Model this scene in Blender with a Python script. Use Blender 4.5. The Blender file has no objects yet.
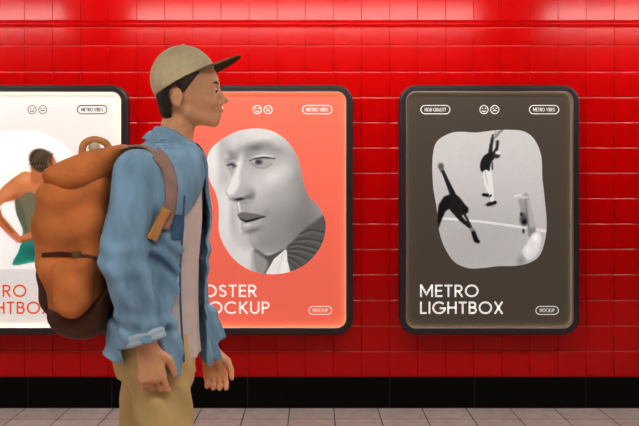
import bpy, math, random
import numpy as np
from mathutils import Vector
S = bpy.context.scene
COL = S.collection
random.seed(7)

# ------------------------------------------------------------------ camera, world, exposure, lamps
F = 842.0                       # focal length in pixels of a 639 wide frame
DIST = 5.0                      # camera to wall
CAMZ = 1.29
cam_d = bpy.data.cameras.new('camera'); cam_d.sensor_width = 36.0
cam_d.lens = F/639*36.0
cam_d.shift_x = 4.5/639; cam_d.shift_y = -22.0/639
cam = bpy.data.objects.new('camera', cam_d); COL.objects.link(cam)
cam.location = (0, -DIST, CAMZ); cam.rotation_euler = (math.pi/2, 0, 0)
S.camera = cam
S.view_settings.view_transform = 'Standard'; S.view_settings.look = 'None'
S.view_settings.exposure = 0.0; S.view_settings.gamma = 1.0
S.view_settings.use_curve_mapping = False
w = bpy.data.worlds.new('world'); S.world = w; w.use_nodes = True
w.node_tree.nodes['Background'].inputs[0].default_value = (0.8, 0.85, 1.0, 1)
w.node_tree.nodes['Background'].inputs[1].default_value = 0.02
LAMP_NEAR = 23.5                # radiance of the tubes close to the wall
LAMP_FILL = 33.0                 # radiance of the fill tubes added to light the walker
WALL_LAMP_Y, WALL_LAMP_Z = -1.02, 2.53
FILL_LAMP_Y, FILL_LAMP_Z = -4.3, 2.98
STRIP = 13                    # light strips inside the boxes
PRINT_GLOW = 0.52               # backlit print

def P(px, py, y=0.0):           # photograph pixel -> point on the vertical plane y
    k = (DIST+y)/F
    return Vector(((px-315)*k, y, CAMZ-(py-191)*k))
PY = -2.4                       # the plane the walker walks in
def Q(px, py, dy=0.0): return np.array(P(px, py, PY+dy))

# ------------------------------------------------------------------ helpers
def lin(r, g=None, b=None):
    if g is None: r, g, b = r
    f = lambda c: (c/255/12.92) if c/255 <= .04045 else ((c/255+.055)/1.055)**2.4
    return (f(r), f(g), f(b))
def setk(o, **k):
    for a, v in k.items(): o[a] = v
    return o
def link(name, me, m=None, parent=None, smooth=False):
    o = bpy.data.objects.new(name, me); COL.objects.link(o)
    if m: me.materials.append(m)
    if parent:
        o.parent = parent
        top = parent
        off = Vector((0, 0, 0))
        while top is not None: off += top.location; top = top.parent
        o.matrix_parent_inverse.identity()
        me.transform(__import__('mathutils').Matrix.Translation(-off))
    if smooth:
        me.polygons.foreach_set('use_smooth', [True]*len(me.polygons))
    me.update()
    return o
def mesh(name, vs, fs, m=None, parent=None, smooth=False):
    me = bpy.data.meshes.new(name); me.from_pydata([tuple(map(float, v)) for v in vs], [], [tuple(map(int, f)) for f in fs])
    return link(name, me, m, parent, smooth)
def empty(name, loc, **k):
    o = bpy.data.objects.new(name, None); COL.objects.link(o); o.location = loc
    o.empty_display_size = .1
    return setk(o, **k)
def nm(name):
    m = bpy.data.materials.new(name); m.use_nodes = True
    return m, m.node_tree.nodes, m.node_tree.links, m.node_tree.nodes['Principled BSDF']
def mat(name, c, rough=.5, spec=.5, metal=0, noise=None, bump=None, coat=0, scale3=(1,1,1), emit=0):
    """noise=(scale, dark factor, light factor); bump=(scale, strength, distance)"""
    m, N, L, B = nm(name)
    B.inputs['Base Color'].default_value = (*c, 1); B.inputs['Roughness'].default_value = rough
    B.inputs['Specular IOR Level'].default_value = spec; B.inputs['Metallic'].default_value = metal
    B.inputs['Coat Weight'].default_value = coat; B.inputs['Coat Roughness'].default_value = .12
    tc = N.new('ShaderNodeTexCoord'); mp = N.new('ShaderNodeMapping'); mp.inputs['Scale'].default_value = scale3
    L.new(tc.outputs['Object'], mp.inputs[0])
    if noise:
        n = N.new('ShaderNodeTexNoise'); n.inputs['Scale'].default_value = noise[0]; n.inputs['Detail'].default_value = 6
        L.new(mp.outputs[0], n.inputs[0])
        r = N.new('ShaderNodeValToRGB'); r.color_ramp.elements[0].position = .32; r.color_ramp.elements[1].position = .68
        r.color_ramp.elements[0].color = (*[x*noise[1] for x in c], 1); r.color_ramp.elements[1].color = (*[min(1, x*noise[2]) for x in c], 1)
        L.new(n.outputs[0], r.inputs[0]); L.new(r.outputs[0], B.inputs['Base Color'])
    if bump:
        n = N.new('ShaderNodeTexNoise'); n.inputs['Scale'].default_value = bump[0]; n.inputs['Detail'].default_value = 4
        L.new(mp.outputs[0], n.inputs[0])
        b = N.new('ShaderNodeBump'); b.inputs['Strength'].default_value = bump[1]; b.inputs['Distance'].default_value = bump[2]
        L.new(n.outputs[0], b.inputs['Height']); L.new(b.outputs[0], B.inputs['Normal'])
    if emit:
        B.inputs['Emission Color'].default_value = (*c, 1); B.inputs['Emission Strength'].default_value = emit
    return m
def box_vf(x0, x1, y0, y1, z0, z1, b=0.0):
    vs = [(x, y, z) for x in (x0, x1) for y in (y0, y1) for z in (z0, z1)]
    fs = [(0,1,3,2), (4,6,7,5), (0,4,5,1), (2,3,7,6), (0,2,6,4), (1,5,7,3)]
    return vs, fs
def box(name, x0, x1, y0, y1, z0, z1, m, parent=None, bevel=0):
    o = mesh(name, *box_vf(x0, x1, y0, y1, z0, z1), m, parent)
    if bevel:
        md = o.modifiers.new('b', 'BEVEL'); md.width = bevel; md.segments = 2
    return o
class MB:
    def __init__(s): s.v = []; s.f = []
    def add(s, vs, fs):
        n = len(s.v); s.v += [tuple(v) for v in vs]; s.f += [tuple(i+n for i in f) for f in fs]
    def build(s, name, m, parent=None, smooth=False): return mesh(name, s.v, s.f, m, parent, smooth)
def tube_vf(pts, r, n=10, flat=1.0, up=(0, 0, 1)):
    pts = [np.array(p, float) for p in pts]; vs = []; fs = []
    rs = r if hasattr(r, '__len__') else [r]*len(pts)
    for i, p in enumerate(pts):
        t = pts[min(i+1, len(pts)-1)]-pts[max(i-1, 0)]; t /= np.linalg.norm(t)+1e-9
        u = np.array(up, float)
        a = np.cross(t, u)
        if np.linalg.norm(a) < 1e-3: a = np.cross(t, (1, 0, 0))
        a /= np.linalg.norm(a); b = np.cross(a, t)
        for k in range(n):
            an = 2*math.pi*k/n
            vs.append(p+rs[i]*(math.cos(an)*a+flat*math.sin(an)*b))
    for i in range(len(pts)-1):
        for k in range(n):
            k2 = (k+1) % n; fs.append((i*n+k, i*n+k2, (i+1)*n+k2, (i+1)*n+k))
    fs.append(tuple(range(n))[::-1]); fs.append(tuple((len(pts)-1)*n+k for k in range(n)))
    return vs, fs
def catmull(pts, n=10, closed=True):
    pts = [np.array(p, float) for p in pts]; N = len(pts); out = []
    for i in range(N if closed else N-1):
        g = lambda j: pts[j % N] if closed else pts[min(max(j, 0), N-1)]
        p0, p1, p2, p3 = g(i-1), g(i), g(i+1), g(i+2)
        for k in range(n):
            t = k/n
            out.append(.5*((2*p1)+(-p0+p2)*t+(2*p0-5*p1+4*p2-p3)*t*t+(-p0+3*p1-3*p2+p3)*t**3))
    if not closed: out.append(pts[-1])
    return out

# ------------------------------------------------------------------ materials
M_tile = mat('red_glazed_tile', (0.65, 0.0008, 0.0010), rough=.19, spec=.21, noise=(1.3, .93, 1.05), bump=(5, .05, .003))
M_edge_glint = mat('tile_edge_highlight', (0.74, 0.02, 0.02), rough=.3, spec=1.0)  # lighter, glossier red on top bevels, painting in the lamp's highlight lines
M_grout = mat('dark_red_grout', (0.46, 0.002, 0.002), rough=.8, spec=.1)
M_black = mat('black_plinth_panel', (0.0016, 0.0012, 0.0014), rough=.4, spec=.12, noise=(9, .6, 1.6), bump=(60, .1, .002))
M_blackj = mat('plinth_joint', (0.035, 0.03, 0.03), rough=.8)
M_frame = mat('charcoal_metal_frame', lin(56, 49, 52), rough=.34, spec=.5, metal=.25)
M_lip_glint = mat('lip_highlight_metal', lin(178, 168, 170), rough=.3, metal=.8)
M_strip = mat('light_strip', (1.0, 0.78, 0.42), emit=STRIP)
M_ceil = mat('ceiling_panel', (0.05, 0.05, 0.052), rough=.8)
M_dark = mat('track_side_concrete', (0.03, 0.028, 0.027), rough=.9, noise=(3, .7, 1.2))
M_lampbody = mat('lamp_housing', (0.5, 0.5, 0.5), rough=.4, metal=.6)
M_lampN = mat('wall_lamp_diffuser', (1.0, .93, .86), emit=LAMP_NEAR)
M_lampFill = mat('added_fill_diffuser', (1.0, .93, .85), emit=LAMP_FILL)

# ------------------------------------------------------------------ room shell
X0, X1, YB, ZC = -7.0, 7.0, -8.5, 3.3
TW = 28.05/168.4
tx0 = (24.8-315)/168.4
zpy = lambda py: CAMZ+(191-py)/168.4
rows_py = [376.6, 350.4, 325.0, 299.6, 274.0, 248.6, 223.2, 197.8, 172.4, 147.1, 121.8, 96.8, 71.4, 45.0, 27.0]
zs = [zpy(p) for p in rows_py]
row_iv = [(zs[i], zs[i+1]) for i in range(len(zs)-1)]
z = zpy(20.6); first = True
while z < ZC-.02:
    row_iv.append((z, min(z+.17, ZC))); z += .17
tw = MB(); G = .0006; BV = .0050; BX = .0010; BB = .0008; TH = .0065
rt = random.Random(3)
k0 = int(math.floor((X0-tx0)/TW)); k1 = int(math.ceil((X1-tx0)/TW))
for (za, zb) in row_iv:
    for k in range(k0, k1):
        xa, xb = max(X0, tx0+k*TW), min(X1, tx0+(k+1)*TW)
        if xb-xa < .02: continue
        xa += G; xb -= G; a = za+G; b = zb-G
        tx, tz = rt.gauss(0, .0035), rt.gauss(0, .003)
        cx, cz = (xa+xb)/2, (a+b)/2
        vs = []
        n = 4                                          # slightly pillowed glazed face
        o1 = [(xa, a), (xb, a), (xb, b), (xa, b)]
        o2 = [(xa+BX*.45, a+BB*.45), (xb-BX*.45, a+BB*.45), (xb-BX*.45, b-BV*.45), (xa+BX*.45, b-BV*.45)]
        o3 = [(xa+BX*1.6, a+BB*1.6), (xb-BX*1.6, a+BB*1.6), (xb-BX*1.6, b-BV*1.6), (xa+BX*1.6, b-BV*1.6)]
        for ring, h in ((o1, .001), (o2, TH*.62), (o3, TH)):
            for (x, zz) in ring:
                vs.append((x, -h-(x-cx)*tx-(zz-cz)*tz, zz))
        fs = []
        for r in (0, 4):
            for q in range(4): fs.append((r+q, r+(q+1) % 4, r+4+(q+1) % 4, r+4+q))
        fs.append((8, 9, 10, 11)); tw.add(vs, fs)

wall = box('wall_back', X0, X1, 0, .25, 0, ZC, M_grout); setk(wall, kind='structure')
tiles = tw.build('wall_tile_face', M_tile, wall)
tiles.data.materials.append(M_edge_glint)
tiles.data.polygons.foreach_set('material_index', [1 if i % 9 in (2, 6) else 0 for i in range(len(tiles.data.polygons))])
tiles.data.polygons.foreach_set('use_smooth', [len_i % 9 != 8 for len_i in range(len(tiles.data.polygons))])
# moulded rail between the two tile fields
prof = [(0, 20.9), (-.003, 21.2), (-.0035, 22.0), (-.009, 22.4), (-.014, 23.2), (-.015, 24.2), (-.012, 25.2), (-.006, 25.8), (-.003, 26.6), (0, 26.9)]
vs = [(x, y, zpy(p)) for x in (X0, X1) for (y, p) in prof]; n = len(prof)
setk(mesh('trim_1', vs, [(i, i+1, n+i+1, n+i) for i in range(n-1)], M_tile, None, True), kind='structure')
# black plinth with irregular panels
pj = [-620, -480, -340, -225, -85, 28, 112, 247.6, 389.8, 474.6, 585.8, 700, 842, 955, 1095, 1240]
pl = MB(); zt = zpy(377.2)
for a, b in zip([X0*168.4+315]+pj, pj+[X1*168.4+315]):
    xa, xb = (a-315)/168.4+.0022, (b-315)/168.4-.0022
    v, f = box_vf(xa, xb, -.004, .004, .006, zt); pl.add(v, f)
base = box('baseboard_back', X0, X1, -.0015, .001, 0, zt+.001, M_blackj); setk(base, kind='structure')
pl.build('plinth_panel', M_black, base)
# floor
m, N, L, B = nm('floor_tiles')
tc = N.new('ShaderNodeTexCoord'); mp = N.new('ShaderNodeMapping')
FP = 44.0/168.4
mp.inputs['Location'].default_value = (-((245.8-315)/168.4), .236, 0)
L.new(tc.outputs['Object'], mp.inputs[0])
br = N.new('ShaderNodeTexBrick'); br.offset = 0; br.squash = 1
br.inputs['Scale'].default_value = 1; br.inputs['Brick Width'].default_value = FP; br.inputs['Row Height'].default_value = FP
br.inputs['Mortar Size'].default_value = .0032; br.inputs['Mortar Smooth'].default_value = .15
br.inputs['Color1'].default_value = (0.52, 0.43, 0.40, 1); br.inputs['Color2'].default_value = (0.56, 0.465, 0.435, 1)
br.inputs['Mortar'].default_value = (0.022, 0.014, 0.012, 1)
L.new(mp.outputs[0], br.inputs[0])
ns = N.new('ShaderNodeTexNoise'); ns.inputs['Scale'].default_value = 14; ns.inputs['Detail'].default_value = 8
L.new(tc.outputs['Object'], ns.inputs[0])
rp = N.new('ShaderNodeMapRange'); rp.inputs[1].default_value = .3; rp.inputs[2].default_value = .7; rp.inputs[3].default_value = .82; rp.inputs[4].default_value = 1.1
L.new(ns.outputs[0], rp.inputs[0])
mx = N.new('ShaderNodeMix'); mx.data_type = 'RGBA'; mx.blend_type = 'MULTIPLY'; mx.inputs[0].default_value = 1
L.new(br.outputs[0], mx.inputs[6]); L.new(rp.outputs[0], mx.inputs[7]); L.new(mx.outputs[2], B.inputs['Base Color'])
B.inputs['Roughness'].default_value = .5; B.inputs['Specular IOR Level'].default_value = .3
bp = N.new('ShaderNodeBump'); bp.invert = True; bp.inputs['Strength'].default_value = .6; bp.inputs['Distance'].default_value = .003
L.new(br.outputs[1], bp.inputs['Height']); L.new(bp.outputs[0], B.inputs['Normal'])
setk(box('floor', X0, X1, YB, .25, -.2, 0, m), kind='structure')
setk(box('ceiling', X0, X1, YB, .25, ZC, ZC+.2, M_ceil), kind='structure')
setk(box('wall_front', X0, X1, YB-.2, YB, 0, ZC, M_dark), kind='structure')
setk(box('wall_left', X0-.2, X0, YB, .25, 0, ZC, M_dark), kind='structure')
setk(box('wall_right', X1, X1+.2, YB, .25, 0, ZC, M_dark), kind='structure')

# ------------------------------------------------------------------ tube lamps along the wall and an added fill row, hung from the ceiling
def lamp(x, y, z, ln, mdiff, label, group, shade=False):
    t = empty('tube_lamp', (x, y, z), label=label, category='lamp', group=group)
    vs, fs = tube_vf([(x-ln/2, y, z), (x+ln/2, y, z)], .06, 20)
    mesh('diffuser', vs, fs, mdiff, t, True)
    box('housing', x-ln/2-.04, x+ln/2+.04, y-.03, y+.03, z+.061, z+.1, M_lampbody, t, .005)
    if shade:                                        # wing added to keep the fill light off the wall
        vs = [(xx, yy, zz) for xx in (x-ln/2-.1, x+ln/2+.1) for yy, zz in ((y-.06, z+.1), (y+.06, z+.1), (y+.34, z-.24), (y+.345, z-.24), (y+.07, z+.108), (y-.06, z+.108))]
        mesh('fill_shield', vs, [(0,1,7,6), (1,2,8,7), (2,3,9,8), (3,4,10,9), (4,5,11,10), (5,0,6,11), (0,5,4,3,2,1), (6,7,8,9,10,11)], M_lampbody, t)
    for s in (-1, 1):
        xx = x+s*(ln/2+.02)
        box('end_cap', xx-.02, xx+.02, y-.065, y+.065, z-.065, z+.061, M_lampbody, t, .006)
        vs, fs = tube_vf([(x+s*ln*.36, y, z+.1), (x+s*ln*.36, y, ZC-.002)], .006, 8)
        mesh('suspension_rod', vs, fs, M_lampbody, t, True)
for i in (-1, 0, 1):
    lamp(-.08+i*2.92, WALL_LAMP_Y, WALL_LAMP_Z, 2.42, M_lampN, 'white tube lamp hung from the ceiling along the red tiled wall', 'tube lamps along the wall')
for i in (-1, 0, 1):
    lamp(-.1+i*3.9, FILL_LAMP_Y, FILL_LAMP_Z, 2.7, M_lampFill, 'white fill tube lamp added out of view to light the walker', 'added fill tube lamps', True)

# ------------------------------------------------------------------ stroke lettering
W = .143; H = W/2
def arc(cx, cy, rx, ry, a0, a1, n=16):
    return [(cx+rx*math.cos(math.radians(a0+(a1-a0)*i/n)), cy+ry*math.sin(math.radians(a0+(a1-a0)*i/n))) for i in range(n+1)]
T1 = 1-H; Rr = .5-H
GL = {
 'M': (.98, [[(H, 0), (H, 1)], [(.98-H, 0), (.98-H, 1)], [(H, .98), (.49, .22), (.98-H, .98)]]),
 'E': (.56, [[(.56, T1), (H, T1), (H, H), (.56, H)], [(H, .51), (.52, .51)]]),
 'T': (.60, [[(0, T1), (.6, T1)], [(.3, 0), (.3, 1-W)]]),
 'R': (.64, [[(H, 0), (H, T1), (.30, T1)]+arc(.32, T1-.225, .225, .225, 90, -90)+[(H, T1-.45)], [(.30, T1-.45), (.60, 0)]]),
 'O': (1.02, [arc(.51, .5, .51-H+.01, .5-H+.015, 0, 360, 40)]),
 'L': (.50, [[(H, 1), (H, H), (.50, H)]]),
 'I': (W, [[(H, 0), (H, 1)]]),
 'G': (.98, [arc(.51, .5, .51-H+.01, .5-H+.015, 42, 355, 36)+[(.92, .46), (.55, .46)]]),
 'H': (.72, [[(H, 0), (H, 1)], [(.72-H, 0), (.72-H, 1)], [(H, .51), (.72-H, .51)]]),
 'B': (.62, [[(.32, T1), (H, T1), (H, H), (.34, H)], [(.30, T1)]+arc(.32, T1-.2, .2, .2, 90, -90)+[(H, T1-.4)], [(.32, T1-.4)]+arc(.34, H+.2225, .2225, .2225, 90, -90)+[(.3, H)]]),
 'X': (.68, [[(.05, 0), (.63, 1)], [(.05, 1), (.63, 0)]]),
 'P': (.60, [[(H, 0), (H, T1), (.28, T1)]+arc(.30, T1-.225, .225, .225, 90, -90)+[(H, T1-.45)]]),
 'S': (.60, [arc(.3, T1-.205, .215, .205, 25, 200, 14)+arc(.3, H+.215, .225, .215, 75, -160, 18)]),
 'C': (.92, [arc(.51, .5, .51-H+.01, .5-H+.015, 45, 315, 34)]),
 'K': (.66, [[(H, 0), (H, 1)], [(.60, 1), (.14, .48)], [(.22, .55), (.62, 0)]]),
 'U': (.70, [[(H, 1), (H, .35)]+arc(.35, .345, .35-H, .345-H+.015, 180, 360, 18)+[(.70-H, 1)]]),
 'V': (.72, [[(.05, 1), (.36, .06), (.67, 1)]]),
 'Q': (1.02, [arc(.51, .5, .51-H+.01, .5-H+.015, 0, 360, 40), [(.6, .3), (.95, -.02)]]),
 'A': (.76, [[(.05, 0), (.38, .93), (.71, 0)], [(.17, .28), (.59, .28)]]),
 'Y': (.68, [[(.04, 1), (.34, .5), (.64, 1)], [(.34, 0), (.34, .5)]]),
 ' ': (.25, []),
}
def ribbon(mb, pts, hw, y, closed=False):
    pts = [np.array(p, float) for p in pts]
    q = [pts[0]]
    for p in pts[1:]:
        if np.linalg.norm(p-q[-1]) > 1e-7: q.append(p)
    pts = q; n = len(pts); L_, R_ = [], []
    for i in range(n):
        d0 = pts[i]-pts[i-1] if i > 0 else None
        d1 = pts[i+1]-pts[i] if i < n-1 else None
        if closed and i == 0: d0 = pts[-1]-pts[-2]
        if closed and i == n-1: d1 = pts[1]-pts[0]
        if d0 is None: d0 = d1
        if d1 is None: d1 = d0
        d0 = d0/np.linalg.norm(d0); d1 = d1/np.linalg.norm(d1)
        n0 = np.array((-d0[1], d0[0])); n1 = np.array((-d1[1], d1[0])); m_ = n0+n1
        m_ /= max(np.linalg.norm(m_), 1e-6); c = max(np.dot(m_, n0), .42)
        L_.append(pts[i]+m_*hw/c); R_.append(pts[i]-m_*hw/c)
    vs = [(p[0], y, p[1]) for p in L_+R_]
    mb.add(vs, [(i, n+i, n+i+1, i+1) for i in range(n-1)])
def text(mb, s, x, z, capw, caph, y, gap=.15, wfac=1.0):
    """letters fill the width capw from x, baseline z"""
    adv = sum(GL[c][0] for c in s)+gap*(len(s)-1)
    sx = capw/adv; cx = x
    for c in s:
        wd, strokes = GL[c]
        for st in strokes:
            cl = len(st) > 20 and math.hypot(st[0][0]-st[-1][0], st[0][1]-st[-1][1]) < 1e-6
            ribbon(mb, [(cx+p[0]*sx, z+p[1]*caph) for p in st], H*caph*wfac, y, cl)
        cx += (wd+gap)*sx

# ------------------------------------------------------------------ printed pictures (colour per vertex on a fine mesh)
class Paint:
    def __init__(s, outline, base, nr=110, na=330, centre=None):
        ol = catmull(outline, 24); c = np.array(centre if centre is not None else np.mean(ol, axis=0))
        ol = np.array(ol)-c; ang = np.unwrap(np.arctan2(ol[:, 1], ol[:, 0]))
        if ang[-1] < ang[0]: ol = ol[::-1]; ang = ang[::-1]
        rad = np.hypot(ol[:, 0], ol[:, 1])
        a = np.linspace(0, 2*math.pi, na, endpoint=False)
        aw = np.mod(ang, 2*math.pi); o = np.argsort(aw)
        r = np.interp(a, aw[o], rad[o], period=2*math.pi)
        t = np.sqrt(np.linspace(0, 1, nr)[1:])*.35+np.linspace(0, 1, nr)[1:]*.65
        X = c[0]+np.outer(t, r*np.cos(a)); Y = c[1]+np.outer(t, r*np.sin(a))
        s.p = np.vstack([[c], np.stack([X.ravel(), Y.ravel()], 1)]); s.na = na; s.nr = nr-1
        s.c = np.tile(np.array(base, float), (len(s.p), 1))
    def mixc(s, al, col):
        al = np.clip(al, 0, 1)[:, None]; s.c = s.c*(1-al)+np.array(col if hasattr(col, '__len__') else (col,)*3, float)*al
    def ell(s, cx, cy, rx, ry, col, soft=.3, a=1, rot=0):
        d = s.p-(cx, cy); cr, sr = math.cos(math.radians(rot)), math.sin(math.radians(rot))
        u = (d[:, 0]*cr+d[:, 1]*sr)/rx; v = (-d[:, 0]*sr+d[:, 1]*cr)/ry
        q = np.sqrt(u*u+v*v); s.mixc(a*np.clip((1+soft-q)/(2*soft), 0, 1)**1.3, col)
    def line(s, pts, r, col, soft=.5, a=1):
        rs = r if hasattr(r, '__len__') else [r]*len(pts); best = np.full(len(s.p), 1e9)
        for i in range(len(pts)-1):
            p0, p1 = np.array(pts[i], float), np.array(pts[i+1], float); d = p1-p0
            t = np.clip(((s.p-p0)@d)/(d@d+1e-9), 0, 1)
            q = np.hypot(*(s.p-p0-t[:, None]*d).T)-(rs[i]+(rs[i+1]-rs[i])*t)
            best = np.minimum(best, q)
        s.mixc(a*np.clip(.5-best/(2*soft), 0, 1), col)
    def poly(s, pts, col, soft=.4, a=1, smooth=True):
        pts = catmull(pts, 6) if smooth else [np.array(p, float) for p in pts]
        d = np.full(len(s.p), 1e9); ins = np.zeros(len(s.p), bool); x, y = s.p.T
        for i in range(len(pts)):
            p0, p1 = pts[i], pts[(i+1) % len(pts)]; e = p1-p0
            t = np.clip(((s.p-p0)@e)/(e@e+1e-9), 0, 1)
            d = np.minimum(d, np.hypot(*(s.p-p0-t[:, None]*e).T))
            c = ((p0[1] > y) != (p1[1] > y))
            xi = p0[0]+(y-p0[1])*(p1[0]-p0[0])/((p1[1]-p0[1]) or 1e-9)
            ins ^= c & (x < xi)
        d = np.where(ins, -d, d); s.mixc(a*np.clip(.5-d/(2*soft), 0, 1), col)
    def grain(s, amp, seed=0):
        r = np.random.RandomState(seed); s.c = s.c+r.normal(0, amp, (len(s.p), 1))
    def build(s, name, y, m, parent, fr=(0, 0)):
        vs = [P(px+fr[0], py+fr[1], y) for px, py in s.p]; na = s.na; fs = []
        for k in range(na): fs.append((0, 1+(k+1) % na, 1+k))
        for r in range(s.nr-1):
            for k in range(na):
                a, b = 1+r*na+k, 1+r*na+(k+1) % na
                fs.append((a, b, b+na, a+na))
        o = mesh(name, vs, fs, m, parent)
        at = o.data.color_attributes.new('print', 'FLOAT_COLOR', 'POINT')
        c = np.clip(s.c/255, 0, 1); c = np.where(c <= .04045, c/12.92, ((c+.055)/1.055)**2.4)
        at.data.foreach_set('color', np.hstack([c, np.ones((len(c), 1))]).ravel().astype(np.float32))
        return o
def print_mat(name, c=None, glow=PRINT_GLOW):
    m, N, L, B = nm(name)
    B.inputs['Roughness'].default_value = .3; B.inputs['Specular IOR Level'].default_value = .12
    B.inputs['Emission Strength'].default_value = glow
    if c is None:
        a = N.new('ShaderNodeAttribute'); a.attribute_name = 'print'
        L.new(a.outputs['Color'], B.inputs['Base Color']); L.new(a.outputs['Color'], B.inputs['Emission Color'])
    else:
        B.inputs['Base Color'].default_value = (*c, 1); B.inputs['Emission Color'].default_value = (*c, 1)
    return m
M_pic = print_mat('printed_photograph')

# ------------------------------------------------------------------ lightboxes
YF, YP = -.070, -.034            # front of the frame, plane of the print
def rrect(x0, x1, z0, z1, r, n=10):
    o = []
    for cx, cz, a in ((x1-r, z1-r, 0), (x0+r, z1-r, 90), (x0+r, z0+r, 180), (x1-r, z0+r, 270)):
        for i in range(n+1):
            t = math.radians(a+90*i/n); o.append((cx+r*math.cos(t), cz+r*math.sin(t)))
    return o
def loft_rings(rings, cap=False):
    n = len(rings[0]); vs = [p for r in rings for p in r]; fs = []
    for i in range(len(rings)-1):
        for k in range(n):
            k2 = (k+1) % n; fs.append((i*n+k, i*n+k2, (i+1)*n+k2, (i+1)*n+k))
    if cap: fs.append(tuple((len(rings)-1)*n+k for k in range(n)))
    return vs, fs
def lightbox(left, printc, inkc, line1, line2, w1, w2, titlec, label, paint):
    a, b = P(left, 84.8, YF), P(left+180.6, 335.0, YF)
    x0, x1, z1, z0 = a.x, b.x, a.z, b.z; R = .098
    t = empty('lightbox', ((x0+x1)/2, 0, (z0+z1)/2), label=label, category='lightbox', group='lightboxes on the tiled wall')
    def ring(ins, y): return [(px, y, pz) for px, pz in rrect(x0+ins, x1-ins, z0+ins, z1-ins, max(R-ins, .02))]
    fr = [(0, .0), (0, -.058), (.0015, -.063), (.005, -.067), (.011, -.0695), (.016, -.070), (.034, -.070), (.0385, -.0685), (.041, -.065),
          (.0415, -.055), (.041, -.051), (.034, -.051), (.034, -.03), (.034, .0)]
    vs, fs = loft_rings([ring(i, y) for i, y in fr]); mesh('frame', vs, fs, M_frame, t, False)
    vs, fs = loft_rings([ring(i, y) for i, y in ((.0375, -.0700), (.0400, -.0706), (.0422, -.0695), (.0432, -.0665), (.0432, -.060), (.0410, -.0565))])
    mesh('lip_highlight_ring', vs, fs, M_lip_glint, t, True)  # pale ring added to give the frame's inner lip its highlight line
    vs, fs = loft_rings([ring(.0345, -.0505), ring(.0395, -.0505), ring(.0395, -.0495), ring(.0345, -.0495)])
    mesh('light_strip', vs, fs, M_strip, t)
    vs, fs = loft_rings([ring(.0341, -.028), ring(.0341, YP)], True)
    post = mesh('poster', vs, fs, print_mat('poster_print', printc), t)
    ink = print_mat('ink', inkc); yi = YP-.0006
    k = (DIST+yi)/F
    X = lambda px: (left+px-315)*k
    Z = lambda py: CAMZ-(py-191)*k
    tm = print_mat('title_ink', titlec)
    for s_, wd, by in ((line1, w1, 297.0), (line2, w2, 313.9)):
        mb = MB(); text(mb, s_, X(20.6), Z(by), wd*k, 12.3*k, yi); mb.build('title', tm, post)
    def badge(xa, xb, yc, s_, hh):
        mb = MB(); r = hh
        pts = [(X(xb)-r*k+r*k*math.cos(math.radians(q)), Z(yc)+r*k*math.sin(math.radians(q))) for q in range(-90, 91, 10)]
        pts += [(X(xa)+r*k+r*k*math.cos(math.radians(q)), Z(yc)+r*k*math.sin(math.radians(q))) for q in range(90, 271, 10)]
        pts.append(pts[0]); ribbon(mb, pts, (.46 if inkc[0] < .1 else .34)*k, yi, True)
        text(mb, s_, X(xa+3.9), Z(yc)-1.85*k, (xb-xa-7.8)*k, 3.7*k, yi, .2, 1.1 if inkc[0] < .1 else .72); mb.build('badge', ink, post)
    badge(21.5, 50.5, 109.6, 'HIGH QUALITY', 4.2)
    badge(130.0, 159.4, 109.6, 'METRO VIBES', 4.2)
    badge(136.5, 159.0, 310.4, 'MOCKUP', 4.0)
    for cx, sm in ((84.6, 1), (95.4, -1)):
        mb = MB(); c0 = np.array((X(cx), Z(109.6)))
        ribbon(mb, [tuple(c0+4.1*k*np.array((math.cos(q), math.sin(q)))) for q in np.linspace(0, 2*math.pi, 37)], .36*k, yi, True)
        for e in (-1, 1):
            ribbon(mb, [tuple(c0+k*np.array((e*1.55+d, 1.15+(.3 if d == 0 else 0)))) for d in (-.7, 0, .7)], .36*k, yi)
        if sm > 0: an = np.radians(np.linspace(200, 340, 12)); off = (0, -.1)
        else: an = np.radians(np.linspace(150, 30, 12)); off = (0, -2.5)
        ribbon(mb, [tuple(c0+k*(np.array(off)+1.9*np.array((math.cos(q), math.sin(q))))) for q in an], .42*k, yi)
        mb.build('face_icon', ink, post)
    paint(post)
    return t

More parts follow.
